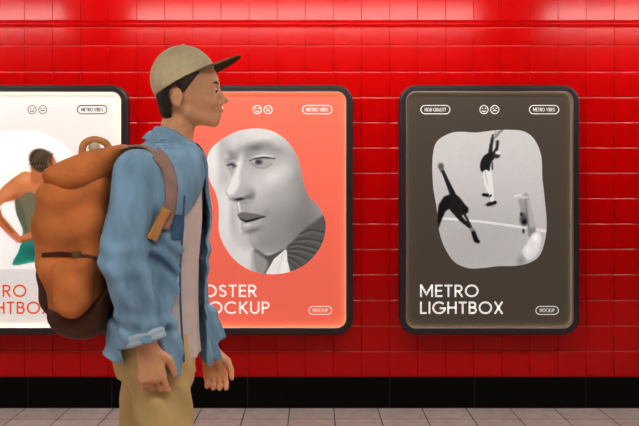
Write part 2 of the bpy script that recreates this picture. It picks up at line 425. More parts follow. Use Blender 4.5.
# --- the three pictures; coordinates in photograph pixels
def pic_court(post):
    ol = [(451,133),(463,131.8),(476,132.5),(495,130.3),(511,129.8),(524,131.5),(534,139),(541,155),(542.4,178),(545,202),(546.6,229),(541,253),(530,262.5),(515,265.8),(498,266.2),(483,268),(468,268),(454,261.5),(444,246),(438.5,228),(436.6,208),(433,185),(432.6,158),(437,141.5)]
    p = Paint(ol, (188,)*3)
    p.ell(470, 245, 60, 40, 172, .8, .7); p.ell(520, 150, 50, 40, 196, .8, .7); p.ell(455, 160, 30, 30, 196, .8, .5)
    p.line([(430, 217.5), (455, 219.3), (480, 221.5), (510, 225.5), (552, 232)], .85, 243, .5)
    K = 28
    # bending figure at the left
    p.poly([(441.5,201),(445,197),(452,193.5),(458,196),(464,203),(468,210),(464,215),(456,213),(450,209),(444,212),(440.5,208)], K, .6)
    p.ell(465, 209.8, 3.6, 4.0, 20, .25)
    p.line([(454,208),(461,219),(470,227)], [4.5, 2.4, 1.6], K, .5); p.line([(464,213),(471,227)], 1.2, 40, .5)
    p.line([(472,229.5),(474,233)], 2.2, 120, .6); p.line([(473.5,233),(476,240),(478,241.5)], [2.2,2.6,2.0], 14, .5)
    p.line([(441,165.5),(442,171)], [2.6, 1.8], 105, .6); p.ell(440.8, 166.5, 2.8, 3, 85, .4)
    p.line([(443,171.5),(447,181),(453,195)], [1.6,2.0,3.0], K, .5)
    p.line([(447,200),(443,206),(439.5,218),(435,231)], [4.5,4.5,2.8,2.4], 22, .6)
    # tall figure bending back
    p.line([(497.5,141.5),(497,148),(494,154)], [1.5,1.5,2.2], K, .4); p.line([(493,136),(491,146),(490,155)], [1.6,1.7,2.4], 35, .4)
    p.line([(496,137),(499,132.5),(502,130.5)], 1.1, 120, .5); p.line([(494,136.5),(496,132)], 1.0, 150, .5)
    p.poly([(489.5,153),(493,154),(494.5,158),(491,163),(489,171.5),(485,172.5),(481,171),(480,165),(482,158.5),(485.5,154.5)], K, .5)
    p.ell(496.5, 155.5, 3.6, 3, 45, .3); p.ell(497.8, 152.8, 2.8, 1.8, 235, .4, .9, 15)
    p.line([(492,162),(492.5,169)], .8, 60, .5)
    p.line([(486,173),(487,184),(490,193)], [3.1,2.4,1.8], 222, .5); p.line([(489,174),(491,188),(492.5,202)], [2.6,2,1.5], 232, .5)
    p.line([(485,172),(488,184)], .7, 150, .7, .6)
    p.line([(483.5,194.8),(490,195.6)], [1.6,1.8], 15, .4); p.line([(488,204.6),(495,202.5)], [1.9,1.9], 15, .4); p.line([(484.5,205),(493,206)], .5, 90, .5, .6)
    # blurred figure at the right with raised arms
    p.line([(520,197),(523,210),(525,220)], [2.0,2.8,3.6], 150, 1.2); p.line([(526,196),(528,214),(533,236)], [2.2,3.2,4.2], 128, 1.2)
    p.line([(528,200),(532,226)], [1.4,2.2], 170, 1.0)
    p.ell(523.5, 219.5, 4, 6, 75, .4); p.ell(524.5, 222, 2.6, 3, 15, .5); p.ell(521.5, 214, 1.6, 2, 40, .5); p.ell(523.5, 231, 1.3, 2.6, 50, .5)
    p.line([(515,196),(521,195.2)], .8, 225, .6); p.line([(519,197.5),(527,197)], 1.5, 190, .8)
    p.poly([(531,236),(537,232),(541,238),(539,250),(532,258),(526,259),(523,252),(526,246)], 222, 1.6)
    p.ell(536, 238, 4, 4.5, 244, .5); p.ell(527, 251, 4, 4.5, 238, .5); p.ell(521, 260.5, 4, 5, 150, .6)
    p.grain(2.2, 1); p.build('picture', YP-.0008, M_pic, post)
def pic_face(post):
    ol = [(225,137.3),(238,131),(253.8,128.4),(267,129.6),(277,133.4),(287,141),(294.2,150.8),(299,162),(302,174),(304.5,186),(309.6,197),(317,204.5),(322.5,213),(325.6,223),(325,234),(321.5,245),(315,255),(306.5,263.5),(296,269.5),(283,273.3),(269,274.2),(255,272),(242.3,266),(232.5,257.5),(225,247),(220.5,237.5),(218.5,227.7),(218.7,216),(218.3,204),(215.5,193),(210.2,182),(207.3,172),(207,162),(208.6,153.5),(213.5,146)]
    p = Paint(ol, (206,)*3, 120, 400)
    # blurred background at the left
    p.ell(212, 160, 8, 30, 222, .8, .9); p.ell(223, 147, 6, 22, 165, .7, .8); p.ell(226, 180, 7, 14, 168, .8, .7)
    p.ell(226, 215, 5, 26, 228, .8, .9); p.ell(233, 222, 4, 28, 172, .9, .8); p.ell(243, 258, 18, 14, 222, .8, .9, 40); p.ell(228, 240, 5, 12, 214, .8, .8)
    p.ell(240, 238, 5, 14, 190, .8, .6, -20)
    # face with jaw
    face = [(224.8,126),(224.6,148),(226,153),(229.5,158.5),(228,165),(229.5,171.5),(231,176),(228,184),(225.3,190.5),(226.5,195.5),(231.5,198.5),(236,201),(236.8,207),(237,212),(238.5,217),(241.5,222),(241,228),(243.5,232),(248.5,235),(250,242),(254,249),(262,253.5),(270,253),(280,250),(290,247),(304,241),(335,225),(335,120)]
    p.poly(face, 168, .7)
    p.ell(262, 133, 36, 11, 205, .6, .9); p.ell(236, 140, 9, 12, 196, .7, .8); p.ell(290, 152, 10, 16, 176, .7, .6, -20)
    p.ell(305, 195, 16, 40, 120, .8, .75); p.ell(300, 228, 26, 22, 112, .7, .8); p.ell(277, 226, 18, 20, 140, .8, .7); p.ell(266, 243, 18, 9, 130, .8, .6)
    p.ell(272, 178, 14, 10, 212, .8, .9, -15); p.ell(256, 188, 12, 14, 196, .9, .8); p.ell(284, 170, 10, 7, 205, .8, .6, -25); p.ell(283, 195, 12, 12, 165, .9, .6)
    # brow and socket
    p.ell(233, 155, 6, 3.4, 118, .7, .8, 40); p.ell(231, 160.5, 5, 3.4, 96, .8, .7); p.ell(255, 148, 13, 4.8, 98, .8, .9, -14); p.ell(274, 149.5, 10, 4, 128, .8, .7, 14)
    p.ell(240, 155, 5, 8, 150, .9, .7); p.ell(249, 154, 6, 5, 138, .8, .7); p.ell(266, 154, 13, 3.5, 158, .8, .6)
    # near eye
    p.line([(252,159.4),(256,156.6),(264,155.2),(273,156.4)], [.4,.8,.9,.4], 212, .9, .9)
    p.line([(249.5,161),(255,158.6),(264,157.6),(275,158.6)], [.5,.9,.9,.4], 38, .5, .95)
    p.ell(259.5, 162.5, 9, 3.6, 150, .5, .9, 6); p.ell(258.5, 162, 3.8, 2.6, 52, .45, .95); p.ell(265.5, 161.6, 2.6, 1.2, 168, .6, .6)
    p.ell(254, 161.5, 1.6, 1.2, 190, .5, .6); p.line([(251,163),(257,167.5),(265,168),(272,164)], .7, 120, .9, .7)
    # far eye
    p.line([(227,165.2),(232,164.3),(237,166.5)], [.7,1.1,.9], 35, .5, .9); p.ell(234.3, 166.5, 2.3, 2.3, 55, .5, .85); p.ell(231, 168.5, 4, 1.8, 150, .7, .7)
    p.line([(230,161),(234,160.4),(238,163)], .6, 205, .7, .8)
    # nose
    p.ell(238.5, 168, 3.2, 14, 220, .7, .9, 14); p.ell(234, 184, 4.8, 8.5, 236, .6, .95, 18); p.ell(230, 191, 3.6, 4, 232, .7, .9)
    p.ell(247.5, 191, 6, 6, 158, .7, .8); p.ell(252.5, 195, 3, 5, 118, .7, .7); p.ell(245.5, 176, 4.5, 10, 186, .8, .6, 15)
    p.ell(239.5, 199.2, 6.5, 1.7, 38, .5, .95, -8); p.ell(248.5, 197, 3.8, 2.6, 92, .7, .8); p.ell(231.5, 199, 3, 1.2, 120, .7, .7); p.ell(244, 202.5, 7, 1.5, 128, .8, .6)
    # mouth
    p.line([(238.5,203),(240,211)], 1.0, 226, .8, .9); p.ell(246, 207, 5, 3.2, 158, .8, .6)
    p.poly([(237.3,215),(241,212.8),(245.5,212.2),(250,213),(257,214),(265.5,216.6),(258,218),(250,219.8),(244,221),(240,219)], 104, .7)
    p.line([(240,218.6),(246,221.6),(254,219.6),(265.5,216.4)], [.5,1.1,1.1,.5], 26, .5)
    p.poly([(241,222.5),(247,223),(256,221),(263,218.5),(258,224.5),(250,228),(243.5,227.8)], 172, .7); p.ell(247, 225, 4.6, 1.5, 205, .6, .8, -8)
    p.ell(253, 230.5, 9, 2.4, 100, .8, .75, -18); p.ell(252, 239, 6, 4.5, 172, .8, .7, 25); p.ell(266.5, 213, 2.4, 4, 132, .8, .6)
    # neck, collar and folds
    p.poly([(335,205),(322,216),(306,228),(296,238),(286.5,247.5),(283,262),(290,280),(335,285)], 84, 1.4)
    for i, (x0, y0, x1, y1, x2, y2) in enumerate([(289,246,300,244,325,251),(288,249.5,300,249,322,256),(289,253,300,256,314,264),(288,257,297,262,306,270),(287,260,293,266,298,274),(296,240,308,239,326,243),(300,234,312,230,326,233)]):
        p.line(catmull([(x0,y0),(x1,y1),(x2,y2)], 6, False), .75, 52, .8, .8); p.line(catmull([(x0,y0+2),(x1,y1+2),(x2,y2+2)], 6, False), .6, 128, .8, .6)
    p.poly([(254,250),(268,255.5),(284,249.5),(276,262),(268,276),(258,276)], 78, 1.2); p.poly([(252,252),(262,256),(268,264),(262,276),(252,275)], 165, 2, .8)
    p.poly([(264,277),(274,259),(285,249.8),(286.6,250.5),(287.6,262),(291.5,277)], 240, .6, 1, False); p.line([(284,253),(276,277)], .7, 190, .9, .8); p.line([(281,257),(270,274)], .7, 200, .9, .6)
    p.grain(1.8, 2); p.build('picture', YP-.0008, M_pic, post)
def pic_back(post):
    ol = [(-2,134),(9,131.8),(24,131),(39,132.6),(54,138.5),(66,148),(74,161),(78,180),(80,205),(80,230),(74,250),(58,262),(36,268),(10,269),(-15,268),(-34,260),(-44,240),(-46,210),(-46,180),(-40,155),(-25,141)]
    p = Paint(ol, (254, 252, 250))
    sk, sd = (196, 118, 74), (150, 76, 44)
    p.poly([(15,197),(24,190),(48,190),(62,200),(60,240),(50,262),(24,244),(25,232),(17,215)], (112, 108, 84), .8)      # grey green top
    p.poly([(16,198),(21,204),(26,220),(28,240),(23,240),(22,228),(16,212)], (84, 92, 74), .7, .8)
    p.poly([(22,242),(30,238),(56,238),(62,262),(36,262),(13,265),(18,252)], (38, 130, 116), .6); p.ell(32, 252, 8, 6, (20, 88, 82), .8, .7); p.line([(13,264.5),(26,262),(40,260)], .7, (70, 168, 150), .6, .8)
    p.poly([(-8,206),(0,190),(8,182),(16,176),(24,171.8),(33,173),(44,176),(60,180),(64,204),(40,196),(28,192),(16,199),(3,203.5),(-4,212)], sk, .7)
    p.ell(26, 178, 9, 6, (222, 150, 104), .7, .8, -15); p.ell(6, 192, 9, 5, (215, 140, 96), .8, .7, -38); p.ell(16, 197, 8, 3, sd, .8, .7, -25)
    p.line([(-6,206),(-2,218),(8,228),(20,240)], [5.2,5,4,2.8], sk, .6); p.line([(-2,206),(0,218),(12,232)], 1.4, sd, 1, .8); p.line([(-7,216),(6,232),(17,242)], 1, (176, 60, 60), .9, .6)
    p.line([(20,240),(28,236),(40,232)], [3.2,3.2,2.6], sk, .7); p.line([(22,241),(34,239)], 1.4, sd, .7, .8)
    p.line([(36,168),(37,178)], [5,6.5], (186, 108, 66), .7)
    p.ell(41.5, 160.5, 13.5, 11.5, (62, 48, 36), .12, 1, 35); p.ell(52, 163, 5, 6.5, (176, 108, 70), .4, .9, -20); p.line([(50.5,160),(51.5,167)], 1.3, (120, 60, 38), .5)
    for i in range(7):
        a = i*3.1
        p.line(catmull([(30+a*.9,169-a*.15),(34+a*.8,158-a*.1),(41+a*.5,149.5+a*.1)], 5, False), .45, (112, 96, 72), .5, .75)
        p.line(catmull([(28+a,165),(38+a*.7,160),(46+a*.4,153)], 5, False), .4, (34, 26, 20), .5, .7)
    p.grain(2, 3); p.build('picture', YP-.0008, M_pic, post)

white = lin(250, 248, 244)
lightbox(-52.6, lin(229, 225, 223), lin(20, 16, 15), 'METRO', 'LIGHTBOX', 58.5, 83, lin(222, 82, 26),
         'white lit lightbox at left, poster of a sporty woman from behind, orange METRO LIGHTBOX title', pic_back)
lightbox(172.6, lin(236, 106, 86), white, 'POSTER', 'MOCKUP', 63.5, 76.5, white,
         'coral red lit lightbox with a large grey portrait face and white POSTER MOCKUP title', pic_face)
lightbox(399.4, lin(70, 62, 55), white, 'METRO', 'LIGHTBOX', 58.5, 83, white,
         'dark grey brown lightbox with three small athletes and white METRO LIGHTBOX title', pic_court)
#PERSON
# ------------------------------------------------------------------ soft solids: distance fields turned into one smooth mesh
class Field:
    def __init__(s, lo, hi, h):
        s.lo = np.array(lo, float); s.h = h
        n = np.ceil((np.array(hi)-s.lo)/h).astype(int)+1
        s.ax = [s.lo[i]+h*np.arange(n[i]) for i in range(3)]; s.d = np.full(n, .06, np.float32)
    def sub(s, lo, hi):
        sl = []
        for i in range(3):
            a = int(max(0, math.floor((lo[i]-s.lo[i])/s.h))); b = int(min(len(s.ax[i]), math.ceil((hi[i]-s.lo[i])/s.h)+1)); sl.append(slice(a, max(a, b)))
        return tuple(sl), [s.ax[0][sl[0]][:, None, None], s.ax[1][sl[1]][None, :, None], s.ax[2][sl[2]][None, None, :]]
    def grid(s): return [s.ax[0][:, None, None], s.ax[1][None, :, None], s.ax[2][None, None, :]]
    def put(s, sl, e, k, cut=False):
        c = s.d[sl]
        if c.size == 0: return
        if cut: e, c2 = e, -c; 
        else: c2 = c
        if k > 0:
            h = np.clip(.5+.5*(c2-e)/k, 0, 1); v = c2*(1-h)+e*h-k*h*(1-h)
        else: v = np.minimum(c2, e)
        s.d[sl] = -v if cut else v
    def cap(s, a, b, ra, rb=None, k=.01, sq=None, cut=False):
        """tapered capsule a-b; sq=(axis, factor) flattens it along an axis"""
        rb = ra if rb is None else rb; a = np.array(a, float); b = np.array(b, float); m = max(ra, rb)+.05
        sl, X = s.sub(np.minimum(a, b)-m, np.maximum(a, b)+m)
        d = b-a; q = [X[i]-a[i] for i in range(3)]
        t = np.clip(sum(q[i]*d[i] for i in range(3))/(d@d+1e-12), 0, 1)
        f = [1, 1, 1]
        if sq: f[sq[0]] = 1/sq[1]
        e = np.sqrt(sum(((q[i]-t*d[i])*f[i])**2 for i in range(3)))-(ra+(rb-ra)*t)
        s.put(sl, e, k, cut)
    def ell(s, c, r, rot=0, k=.01, cut=False, yaw=0):
        """ellipsoid, rot = degrees in the x-z plane (positive raises the +x end)"""
        c = np.array(c, float); m = max(r)+.05; sl, X = s.sub(c-m, c+m)
        q = [X[i]-c[i] for i in range(3)]; cr, sr = math.cos(math.radians(rot)), math.sin(math.radians(rot))
        if yaw:
            cy, sy = math.cos(math.radians(yaw)), math.sin(math.radians(yaw)); q = [q[0]*cy+q[1]*sy, -q[0]*sy+q[1]*cy, q[2]]
        u = q[0]*cr+q[2]*sr; w_ = -q[0]*sr+q[2]*cr
        k0 = np.sqrt((u/r[0])**2+(q[1]/r[1])**2+(w_/r[2])**2); k1 = np.sqrt((u/r[0]**2)**2+(q[1]/r[1]**2)**2+(w_/r[2]**2)**2)
        s.put(sl, k0*(k0-1)/(k1+1e-9), k, cut)
    def stack(s, rows, k=.02, ex=2.4, wr=None):
        """rows of (z, cx, rx, cy, ry) ascending in z: an elliptic body through them"""
        r = np.array(sorted(rows)); m = max(r[:, 2].max(), r[:, 4].max())+.06
        sl, X = s.sub((r[:, 1].min()-m, r[:, 3].min()-m, r[0, 0]-.05), (r[:, 1].max()+m, r[:, 3].max()+m, r[-1, 0]+.05))
        z = X[2]; f = lambda i: np.interp(z, r[:, 0], r[:, i])
        u = np.abs((X[0]-f(1))/f(2)); v = np.abs((X[1]-f(3))/f(4))
        e = ((u**ex+v**ex)**(1/ex)-1)*np.minimum(f(2), f(4))
        e = np.maximum(e, np.maximum(r[0, 0]-z, z-r[-1, 0]))
        s.put(sl, e, k)
    def prism(s, poly, y0, y1, rr, k=.0, cut=False, taper=0):
        """closed outline in (x, z) from y0 to y1 with rounded edges rr"""
        p = np.array(poly, float); lo = (p[:, 0].min()-.05, y0-.05, p[:, 1].min()-.05); hi = (p[:, 0].max()+.05, y1+.05, p[:, 1].max()+.05)
        sl, X = s.sub(lo, hi); x, z = np.broadcast_arrays(X[0][:, 0, :], X[2][0, :, :].reshape(1, -1))
        d = np.full(x.shape, 1e9); ins = np.zeros(x.shape, bool)
        for i in range(len(p)):
            a, b = p[i], p[(i+1) % len(p)]; e = b-a
            t = np.clip(((x-a[0])*e[0]+(z-a[1])*e[1])/(e@e+1e-12), 0, 1)
            d = np.minimum(d, np.hypot(x-a[0]-t*e[0], z-a[1]-t*e[1]))
            ins ^= ((a[1] > z) != (b[1] > z)) & (x < a[0]+(z-a[1])*(b[0]-a[0])/((b[1]-a[1]) or 1e-9))
        d = np.where(ins, -d, d)[:, None, :]
        dy = np.abs(X[1]-(y0+y1)/2)-(y1-y0)/2
        e = np.hypot(np.maximum(d+rr, 0), np.maximum(dy+rr, 0))+np.minimum(np.maximum(d, dy)+rr, 0)-rr
        s.put(sl, e, k, cut)
    def mesh(s, name, m, parent, it=2):
        d = s.d; d = d.copy(); d[0] = d[-1] = .01; d[:, 0] = d[:, -1] = .01; d[:, :, 0] = d[:, :, -1] = .01
        nx, ny, nz = d.shape; I = d < 0
        c = [I[i:nx-1+i, j:ny-1+j, k:nz-1+k] for i in (0, 1) for j in (0, 1) for k in (0, 1)]
        cnt = sum(q.astype(np.int8) for q in c); act = (cnt > 0) & (cnt < 8)
        idx = np.full(act.shape, -1, int); A = np.argwhere(act); idx[act] = np.arange(len(A))
        pos = np.zeros((len(A), 3)); num = np.zeros(len(A)); cor = [(i, j, k) for i in (0, 1) for j in (0, 1) for k in (0, 1)]
        for a in cor:
            for ax in range(3):
                if a[ax]: continue
                b = list(a); b[ax] = 1
                va = d[A[:, 0]+a[0], A[:, 1]+a[1], A[:, 2]+a[2]]; vb = d[A[:, 0]+b[0], A[:, 1]+b[1], A[:, 2]+b[2]]
                h = (va < 0) != (vb < 0); t = np.where(h, va/(np.where(h, va-vb, 1)), 0)
                pt = np.tile(np.array(a, float), (len(A), 1)); pt[:, ax] += t
                pos[h] += pt[h]; num[h] += 1
        pos = pos/num[:, None]+A; V = s.lo+pos*s.h; F_ = []
        for ax in range(3):
            o1, o2 = [(1, 2), (2, 0), (0, 1)][ax]
            sa = [slice(None)]*3; sb = [slice(None)]*3; sa[ax] = slice(0, -1); sb[ax] = slice(1, None)
            E_ = I[tuple(sa)] != I[tuple(sb)]; e = np.argwhere(E_)
            e = e[(e[:, o1] > 0) & (e[:, o2] > 0) & (e[:, o1] < d.shape[o1]-1) & (e[:, o2] < d.shape[o2]-1)]
            s_in = I[e[:, 0], e[:, 1], e[:, 2]]
            q = []
            for u, v in ((0, 0), (1, 0), (1, 1), (0, 1)):
                g = e.copy(); g[:, o1] -= u; g[:, o2] -= v; q.append(idx[g[:, 0], g[:, 1], g[:, 2]])
            q = np.stack(q, 1); q[~s_in] = q[~s_in][:, ::-1]; F_.append(q)
        Fq = np.vstack(F_); Fq = Fq[(Fq >= 0).all(1)]
        for _ in range(it):                              # light smoothing
            ac = np.zeros_like(V); nn = np.zeros(len(V))
            for i in range(4):
                np.add.at(ac, Fq[:, i], V[Fq[:, (i+1) % 4]]); np.add.at(nn, Fq[:, i], 1)
                np.add.at(ac, Fq[:, i], V[Fq[:, i-1]]); np.add.at(nn, Fq[:, i], 1)
            V = V*.5+.5*ac/np.maximum(nn, 1)[:, None]
        me = bpy.data.meshes.new(name)
        me.vertices.add(len(V)); me.vertices.foreach_set('co', V.astype(np.float32).ravel())
        me.loops.add(Fq.size); me.loops.foreach_set('vertex_index', Fq.astype(np.int32).ravel())
        me.polygons.add(len(Fq)); me.polygons.foreach_set('loop_start', np.arange(0, Fq.size, 4, dtype=np.int32))
        me.polygons.foreach_set('loop_total', np.full(len(Fq), 4, np.int32)); me.update(calc_edges=True)
        return link(name, me, m, parent, True)
    def hit(s, px, py):
        """where the ray of the photograph's pixel meets the solid"""
        ys = s.ax[1]; k = (DIST+ys)/F; x = (px-315)*k; z = CAMZ-(py-191)*k
        ii = np.rint((x-s.lo[0])/s.h).astype(int); kk = np.rint((z-s.lo[2])/s.h).astype(int)
        ok = (ii >= 0) & (kk >= 0) & (ii < s.d.shape[0]) & (kk < s.d.shape[2])
        for j in np.nonzero(ok)[0]:
            if s.d[ii[j], j, kk[j]] < 0: return np.array((x[j], ys[j], z[j]))
        return None

def MX(*a):
    o = a[0]
    for q in a[1:]: o = np.maximum(o, q)
    return o

# ------------------------------------------------------------------ materials of the walker
M_skin = mat('skin', lin(246, 182, 136), rough=.5, spec=.35, noise=(40, .93, 1.05))
M_skin.node_tree.nodes['Principled BSDF'].inputs['Subsurface Weight'].default_value = .12
M_skin.node_tree.nodes['Principled BSDF'].inputs['Subsurface Radius'].default_value = (.012, .005, .003)
M_hair = mat('dark_brown_hair', (0.018, 0.011, 0.007), rough=.55, bump=(160, .9, .004), noise=(70, .5, 1.9), scale3=(1, 1, .25))
M_cap = mat('khaki_cap_cloth', lin(250, 232, 186), rough=.9, spec=.15, noise=(60, .92, 1.06), bump=(500, .3, .001))
M_brim = mat('olive_brim_cloth', lin(132, 118, 78), rough=.9, spec=.12, bump=(500, .3, .001))
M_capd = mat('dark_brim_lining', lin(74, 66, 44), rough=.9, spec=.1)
M_denim = mat('light_denim', lin(138, 178, 208), rough=.9, spec=.12, noise=(9, .62, 1.25), bump=(420, .4, .0012), scale3=(1.6, 1.6, .5))
M_denimcuff = mat('pale_denim_inside', lin(186, 212, 226), rough=.9, spec=.1, noise=(14, .85, 1.12))
M_denimd = mat('dark_denim_stitching', lin(74, 108, 142), rough=.9, spec=.1)
M_tee = mat('off_white_cotton', lin(232, 218, 212), rough=.95, spec=.1, noise=(20, .94, 1.04))
M_chino = mat('tan_cotton_twill', lin(222, 190, 130), rough=.9, spec=.12, noise=(7, .84, 1.1), bump=(300, .35, .0015))
M_pack = mat('orange_canvas', lin(226, 132, 72), rough=.8, spec=.2, noise=(8, .66, 1.15), bump=(90, .5, .003))
M_packd = mat('dark_brown_leather', lin(84, 48, 30), rough=.55, spec=.3, noise=(9, .55, 1.4), bump=(70, .4, .002))
M_strap = mat('brown_webbing', lin(164, 130, 120), rough=.85, spec=.15, noise=(30, .85, 1.12))
M_patch = mat('tan_leather', lin(214, 150, 92), rough=.6, spec=.3, noise=(16, .8, 1.15))
M_metal = mat('brass', lin(190, 160, 110), rough=.35, metal=.9)
M_pale = mat('pale_rolled_cloth', lin(226, 208, 184), rough=.9)
M_eye = mat('eye_white', (.75, .72, .68), rough=.2)
M_iris = mat('dark_iris', (.02, .012, .008), rough=.15)
M_shoe = mat('brown_shoe_leather', lin(92, 62, 42), rough=.5)
M_sole = mat('shoe_sole', lin(210, 200, 185), rough=.8)

# ------------------------------------------------------------------ the walker
hipx = Q(153, 335)[0]
person = empty('person', (hipx, PY, 0), label='person walking right in khaki cap, open denim shirt and tan trousers, wearing a backpack', category='person')
SR, ER, WR = Q(138, 170, -.17), Q(123, 262, -.215), Q(147, 347, -.225)
SL, EL, WL = Q(162, 170, .16), Q(166, 262, .20), Q(210, 350, .20)
def zc(py): return Q(0, py)[2]
def xc(px): return Q(px, 0)[0]
# torso sections: py, left px, right px, half width
TOR = [(128, 155, 186, .066), (140, 148, 193, .086), (152, 135, 203, .150), (165, 129, 206, .182), (185, 125, 207, .196), (220, 122, 207, .190), (260, 120, 203, .178), (300, 117, 202, .176), (335, 109, 203, .194), (372, 103, 207, .204)]
def tor(sh, y0=0): return [(zc(py), xc((l+r)/2), (r-l)/2/323.8-sh, PY+y0, w_-sh) for py, l, r, w_ in TOR]

# body: one continuous figure
fb = Field((-.98, PY-.36, -.01), (.02, PY+.36, 1.70), .004)
h = lambda px, py, dy=0: Q(px, py, dy)
fb.stack([r for r in tor(.036)][:-2]+[(zc(335), xc(158), .095, PY, .125)], k=.02)
fb.cap(h(180, 114), h(174, 150), .050, .054, .02)                                   # neck
fb.cap(h(169, 152, -.02), SR+(0, .02, 0), .045, .05, .03); fb.cap(h(169, 152, .02), SL-(0, .02, 0), .045, .05, .03)
# head
fb.ell(h(189, 86), (.094, .074, .092), 6, .01)                                       # skull
fb.ell(h(201, 100), (.056, .058, .066), -8, .02)                                     # face
fb.ell(h(205, 117), (.044, .036, .026), 4, .018)                                     # jaw
fb.cap(h(188, 112, -.042), h(212, 121, -.012), .016, .014, .018); fb.cap(h(188, 112, .042), h(212, 121, .012), .016, .014, .018)
fb.ell(h(214.3, 122.5), (.0125, .016, .012), 0, .012)                                # chin
for s_ in (-1, 1):
    fb.cap(h(216, 85.5, s_*.012), h(210, 85, s_*.045), .0075, .008, .008)            # brow ridge
    fb.ell(h(211, 102.5, s_*.036), (.017, .014, .015), 0, .015)                      # cheek
    fb.ell(h(217, 91, s_*.027), (.012, .014, .0085), 0, .008, cut=True)              # eye socket
    fb.ell(h(212.3, 91.4, s_*.029), (.0145, .0135, .0105), 0, .004)                  # lids
    fb.ell(h(177, 97, s_*.077), (.018, .009, .030), -12, .004); fb.ell(h(178.5, 96, s_*.086), (.010, .006, .019), -12, .004, cut=True)
    fb.ell(h(175.5, 97, s_*.083), (.0045, .004, .027), -14, .003); fb.ell(h(178.5, 104.5, s_*.081), (.008, .006, .009), 0, .004)
fb.cap(h(216.6, 89), h(223.8, 99.2), .0075, .0100, .007); fb.ell(h(225.0, 100.6), (.0110, .0115, .0095), 0, .006)
for s_ in (-1, 1):
    fb.ell(h(221.5, 103, s_*.0125), (.0095, .0065, .0075), 0, .005); fb.ell(h(223, 105.5, s_*.006), (.005, .003, .003), 0, .002, cut=True)
fb.ell(h(217.5, 107), (.011, .022, .018), 0, .01); fb.cap(h(217, 110.3, -.018), h(221, 110.4), .0055, .0075, .007); fb.cap(h(217, 110.3, .018), h(221, 110.4), .0055, .0075, .007)
fb.cap(h(216, 115.3, -.016), h(218.8, 115.6), .0055, .0078, .006); fb.cap(h(216, 115.3, .016), h(218.8, 115.6), .0055, .0078, .006)
fb.ell(h(221.5, 112.9), (.006, .020, .0014), 0, .0015, cut=True); fb.ell(h(216, 119), (.010, .022, .012), 0, .01)
# arms and hands
def arm(S_, E_, W_, side):
    fb.cap(S_, E_, .050, .040, .02); fb.cap(E_, E_+(W_-E_)*.35, .042, .043, .02); fb.cap(E_+(W_-E_)*.3, W_, .043, .027, .02, )
def hand(W_, tip, side, spread, curl):
    """W_ wrist, tip direction point, side -1 near the camera (palm turned to the body)"""
    d = tip-W_; d /= np.linalg.norm(d)
    pn = np.array((0, -side, 0.0)); pn -= d*(pn@d); pn /= np.linalg.norm(pn)          # palm faces the body
    f = np.cross(pn, d); f /= np.linalg.norm(f)
    if f[0] < 0: f = -f                                                               # towards the thumb: forwards
    fb.cap(W_-d*.03, W_+d*.02, .027, .027, .012)
    for u in (-.028, -.010, .010, .028):
        fb.cap(W_+d*.012+f*u*.45, W_+d*.088+f*u, .017, .0135, .012)
    fb.cap(W_+d*.02+f*.016+pn*.006, W_+d*.06+f*.022+pn*.006, .017, .014, .012)
    for i, (u, ln) in enumerate(((.030, .072), (.0105, .080), (-.0095, .074), (-.0285, .058))):
        p = W_+d*.086+f*u*1.02; a = curl[i]
        for j, (q, r0, r1) in enumerate(((.45, .0098, .0092), (.30, .0092, .0084), (.25, .0084, .0072))):
            an = math.radians(a*(.45, 1.0, 1.45)[j]); dd = d*math.cos(an)+pn*math.sin(an)+f*u*(.5 if j == 0 else .1)*spread
            p2 = p+dd*ln*q; fb.cap(p, p2, r0, r1, .0025); p = p2
    t0 = W_+d*.022+f*.026; t1 = t0+(d*.62+f*.62+pn*.35)*.040; t2 = t1+(d*.9+f*.18+pn*.30)*.034; t3 = t2+(d*.95-f*.05+pn*.3)*.026
    fb.cap(t0, t1, .0150, .0125, .008); fb.cap(t1, t2, .0118, .0105, .003); fb.cap(t2, t3, .0102, .0080, .003)
arm(SR, ER, WR, -1); arm(SL, EL, WL, 1)
hand(WR, Q(156, 399, -.215), -1, 1.0, (42, 52, 58, 62))
hand(WL, Q(221, 400, .19), 1, 1.0, (58, 72, 78, 82))
# legs
HR, KR, AR = np.array((hipx+.02, PY-.09, .86)), np.array((hipx+.065, PY-.09, .475)), np.array((hipx+.085, PY-.09, .095))
HL, KL, AL = np.array((hipx-.01, PY+.09, .86)), np.array((hipx-.055, PY+.09, .475)), np.array((hipx-.22, PY+.09, .155))
for a, b, c in ((HR, KR, AR), (HL, KL, AL)):
    fb.cap(a, b, .074, .050, .03); fb.cap(b, b+(c-b)*.35, .050, .050, .02); fb.cap(b+(c-b)*.3, c, .052, .034, .02)
fb.cap(AR, AR+(.13, 0, -.045), .032, .022, .02); fb.cap(AL, AL+(.10, 0, -.10), .032, .022, .02)
fb.cap(AR, AR+(-.03, 0, -.045), .032, .028, .02); fb.cap(AL, AL+(-.045, 0, -.01), .032, .028, .02)
body = fb.mesh('body', M_skin, person, 2); del fb

for s_ in (-1, 1):
    c = h(213.6, 91.4, s_*.029)
    fe = Field(c-.014, c+.014, .002); fe.ell(c, (.0115,)*3, 0, 0); e_ = fe.mesh('eye', M_eye, person)
    fe = Field(c+(.0, -.012, -.010), c+(.02, .012, .010), .001); fe.ell(c+(.0075, s_*.0035, 0), (.0052, .0058, .0058), 0, 0); fe.mesh('iris', M_iris, e_)
    vs, fs = tube_vf([h(218.2, 84.2, s_*.012), h(216.2, 82.4, s_*.03), h(210, 83.2, s_*.048)], [.003, .0042, .002], 8, 1.0); mesh('eyebrow', vs, fs, M_hair, person, True)

